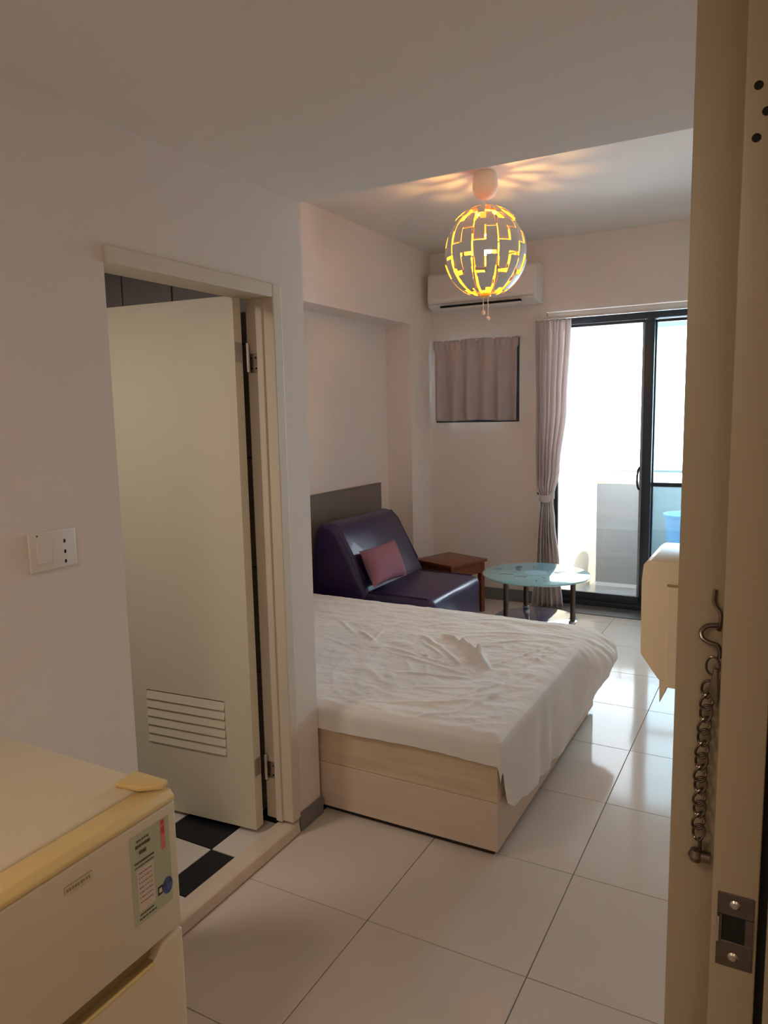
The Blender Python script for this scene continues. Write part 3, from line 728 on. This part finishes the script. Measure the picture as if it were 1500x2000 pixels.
# badge
bd = pl(FX+.0010, .713, .768, .782, .796, 'badge', 'fridge', F)
m = MB(); m.box(FX+.0010, FX+.0014, .713, .768, .7955, .7965); m.box(FX+.0010, FX+.0014, .713, .714, .785, .796); m.build('badge_outline', M['recess'], bd)
m = MB(); dashes(m, .717, .766, .788, .006, 9, .35); m.build('badge_print', M['recess'], bd)

# ================================================================== SWITCH PLATE
SW = thing('switch_plate', (XL, 1.145, 1.20), 'pale wall switch plate with three small dark sockets, left of the bathroom door', 'switch')
MB().box(XL, XL+.007, 1.082, 1.212, 1.196, 1.290, bev=.003, seg=3).build('plate', M['white'], SW, True)
m = MB(); m.prism([(XL+.007, 1.215), (XL+.010, 1.215), (XL+.014, 1.272), (XL+.007, 1.272)], 'y', 1.100, 1.138, bev=.001, seg=1); m.build('rocker', M['white'], SW, True)
for z in (1.261, 1.235, 1.211):
    m = MB(); m.lathe([(0, .0006), (.0028, .0006), (.0028, 0)], (0, 0, 0), 14, mtx=Matrix.Translation((XL+.007, 1.178, z)) @ Matrix.Rotation(PI/2, 4, 'Y') @ Matrix.Diagonal((1.7, 1, 1, 1))); m.build('socket_hole', M['rubber'], SW)
m = MB(); m.lathe([(0, .001), (.0022, .001), (.0022, 0)], (0, 0, 0), 12, mtx=Matrix.Translation((XL+.007, 1.104, 1.283)) @ Matrix.Rotation(PI/2, 4, 'Y')); m.build('screw', M['darksteel'], SW)

# ================================================================== ENTRANCE JAMB
D = thing('door_2', (-.04, .88, 0), 'cream steel jamb of the entrance doorway at the right edge', 'door frame', kind='structure')
YD, YS = .88, .84
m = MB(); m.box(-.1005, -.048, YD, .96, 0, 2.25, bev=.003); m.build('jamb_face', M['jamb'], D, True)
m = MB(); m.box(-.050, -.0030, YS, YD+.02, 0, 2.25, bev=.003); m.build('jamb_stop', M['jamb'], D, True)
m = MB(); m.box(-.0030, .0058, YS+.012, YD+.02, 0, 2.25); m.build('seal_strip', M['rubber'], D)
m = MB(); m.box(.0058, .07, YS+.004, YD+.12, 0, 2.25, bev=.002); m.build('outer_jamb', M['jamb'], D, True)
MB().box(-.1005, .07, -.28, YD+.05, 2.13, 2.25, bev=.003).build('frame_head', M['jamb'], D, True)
for (x, z) in ((-.038, 1.858), (-.030, 1.833), (-.038, 1.810)):
    m = MB(); m.lathe([(0, .0008), (.0042, .0008), (.0042, 0)], (0, 0, 0), 16, mtx=Matrix.Translation((x, YS+.0002, z)) @ Matrix.Rotation(PI/2, 4, 'X')); m.build('screw_hole', M['rubber'], D)
# strike plate
SP = thing('strike_plate', (-.025, YS, .93), 'steel strike plate with a dark square hole on the entrance jamb', 'strike plate')
z0, z1 = .927, 1.015; m = MB()
m.box(-.0435, -.0065, YS-.0022, YS, z1-.026, z1, bev=.0008, seg=1); m.box(-.0435, -.0065, YS-.0022, YS, z0, z0+.031, bev=.0008, seg=1)
m.box(-.0435, -.0385, YS-.0022, YS, z0+.031, z1-.026); m.box(-.0150, -.0065, YS-.0022, YS, z0+.031, z1-.026)
m.build('plate', M['darksteel'], SP)
MB().box(-.0385, -.0150, YS-.0006, YS+.0003, z0+.031, z1-.026).build('latch_hole', M['rubber'], SP)
MB().box(-.0435, -.0405, YS-.006, YS-.0023, z0+.03, z1-.028, bev=.0008, seg=1).build('lip', M['steel'], SP)
for (x, z) in ((-.026, z1-.012), (-.026, z0+.013)):
    m = MB(); m.lathe([(0, .0018), (.0035, .0016), (.0055, 0)], (0, 0, 0), 16, mtx=Matrix.Translation((x, YS-.0022, z)) @ Matrix.Rotation(PI/2, 4, 'X')); s_ = m.build('screw', M['steel'], SP, True)
# door chain with its hook
CH = thing('door_chain', (-.065, YD-.01, 1.03), 'bronze-coloured security chain hanging from a bent hook on the entrance jamb', 'chain')
def spl(pts, n=6):
    P_ = [Vector(p) for p in pts]; P_ = [P_[0]*2-P_[1]] + P_ + [P_[-1]*2-P_[-2]]; out = []
    for i in range(1, len(P_)-2):
        for k in range(n):
            t = k/n; a, b_, c_, d_ = P_[i-1:i+3]
            out.append(.5*((2*b_) + (-a+c_)*t + (2*a-5*b_+4*c_-d_)*t*t + (-a+3*b_-3*c_+d_)*t**3))
    out.append(P_[-2]); return out
y = YD
m = MB(); m.tube(spl([(-.0610, y-.002, 1.349), (-.0618, y-.003, 1.336), (-.0590, y-.005, 1.330), (-.0545, y-.008, 1.324), (-.0540, y-.010, 1.314), (-.0555, y-.006, 1.304)]), .0022, 8)
m.build('hook_stem', M['darksteel'], CH, True)
m = MB(); m.tube(spl([(-.0560, y-.003, 1.309), (-.0680, y-.004, 1.307), (-.0735, y-.008, 1.3010), (-.0715, y-.012, 1.2945), (-.0640, y-.014, 1.2910), (-.0560, y-.014, 1.2890), (-.0535, y-.012, 1.2810), (-.0540, y-.010, 1.2740)]), .0026, 10)
m.build('hook', M['darksteel'], CH, True)
m = MB(); m.tube([Vector((-.0600+.0070*math.cos(a), y-.012, 1.2640+.0105*math.sin(a))) for a in [2*PI*k/20 for k in range(20)]], .0014, 8, closed=True)
m.build('ring', M['darksteel'], CH, True)
m = MB(); m.prism([(-.0585, 1.262), (-.0535, 1.262), (-.0530, 1.215), (-.0560, 1.222), (-.0640, 1.236)], 'y', y-.016, y-.010, bev=.0012); m.build('catch', M['darksteel'], CH, True)
NL = 13
for k in range(NL):
    t = k/(NL-1); cz_ = lerp(1.2360, 1.0620, t); cx_ = lerp(-.0640, -.0685, min(1, t*2)) if k else -.0650
    rot = Matrix.Translation((cx_, y-.010, cz_)) @ Matrix.Rotation(math.radians(28 if k % 2 else -22), 4, 'Z') @ Matrix.Rotation(math.radians(16), 4, 'Y')
    pts = []
    for q in range(20):
        a = 2*PI*q/20; pts.append(rot @ Vector((.0064*math.cos(a)*(1-.12*math.sin(a)), .0016*math.sin(2*a), .0105*math.sin(a))))
    m = MB(); m.tube(pts, .0016, 7, closed=True); m.build('chain_link', M['darksteel'], CH, True)
m = MB(); m.tube([(-.0665, y-.010, 1.055), (-.0660, y-.010, 1.030)], .0022, 10); m.lathe([(0, .009), (.006, .007), (.009, 0), (.006, -.007), (0, -.009)], (-.0700, y-.012, 1.034), 16)
m.lathe([(0, 0), (.0065, 0), (.0065, .010), (0, .010)], (0, 0, 0), 16, mtx=Matrix.Translation((-.0545, y-.012, 1.034)) @ Matrix.Rotation(-PI/2, 4, 'Y'))
m.build('end_knob', M['darksteel'], CH, True)

# ================================================================== CREAM WALL BOX BEYOND THE JAMB
K = thing('wall_box', (-.12, 1.05, 1.19), 'cream plastic wall box with a slanted underside just past the entrance jamb', 'wall box')
m = MB(); m.prism([(XR, 1.358), (-.146, 1.358), (-.154, 1.352), (-.156, 1.330), (-.155, 1.232), (-.132, 1.200), (XR, 1.190)], 'y', .975, 1.120, bev=.003, seg=3)
m.build('housing', M['cream'], K, True)
m = MB(); m.prism([(-.131, 1.1995), (-.130, 1.168), (-.122, 1.186), (-.119, 1.1985)], 'y', .978, .998, bev=.0008, seg=1); m.build('lower_tab', M['cream'], K)
m = MB(); m.box(-.123, XR, .9735, .9750, 1.192, 1.326, bev=.0005, seg=1); m.build('side_cover', M['cream'], K)
m = MB(); m.box(-.124, XR, .9728, .9735, 1.3255, 1.3285); m.build('cover_seam', M['recess'], K)
print('objects', len(bpy.data.objects))
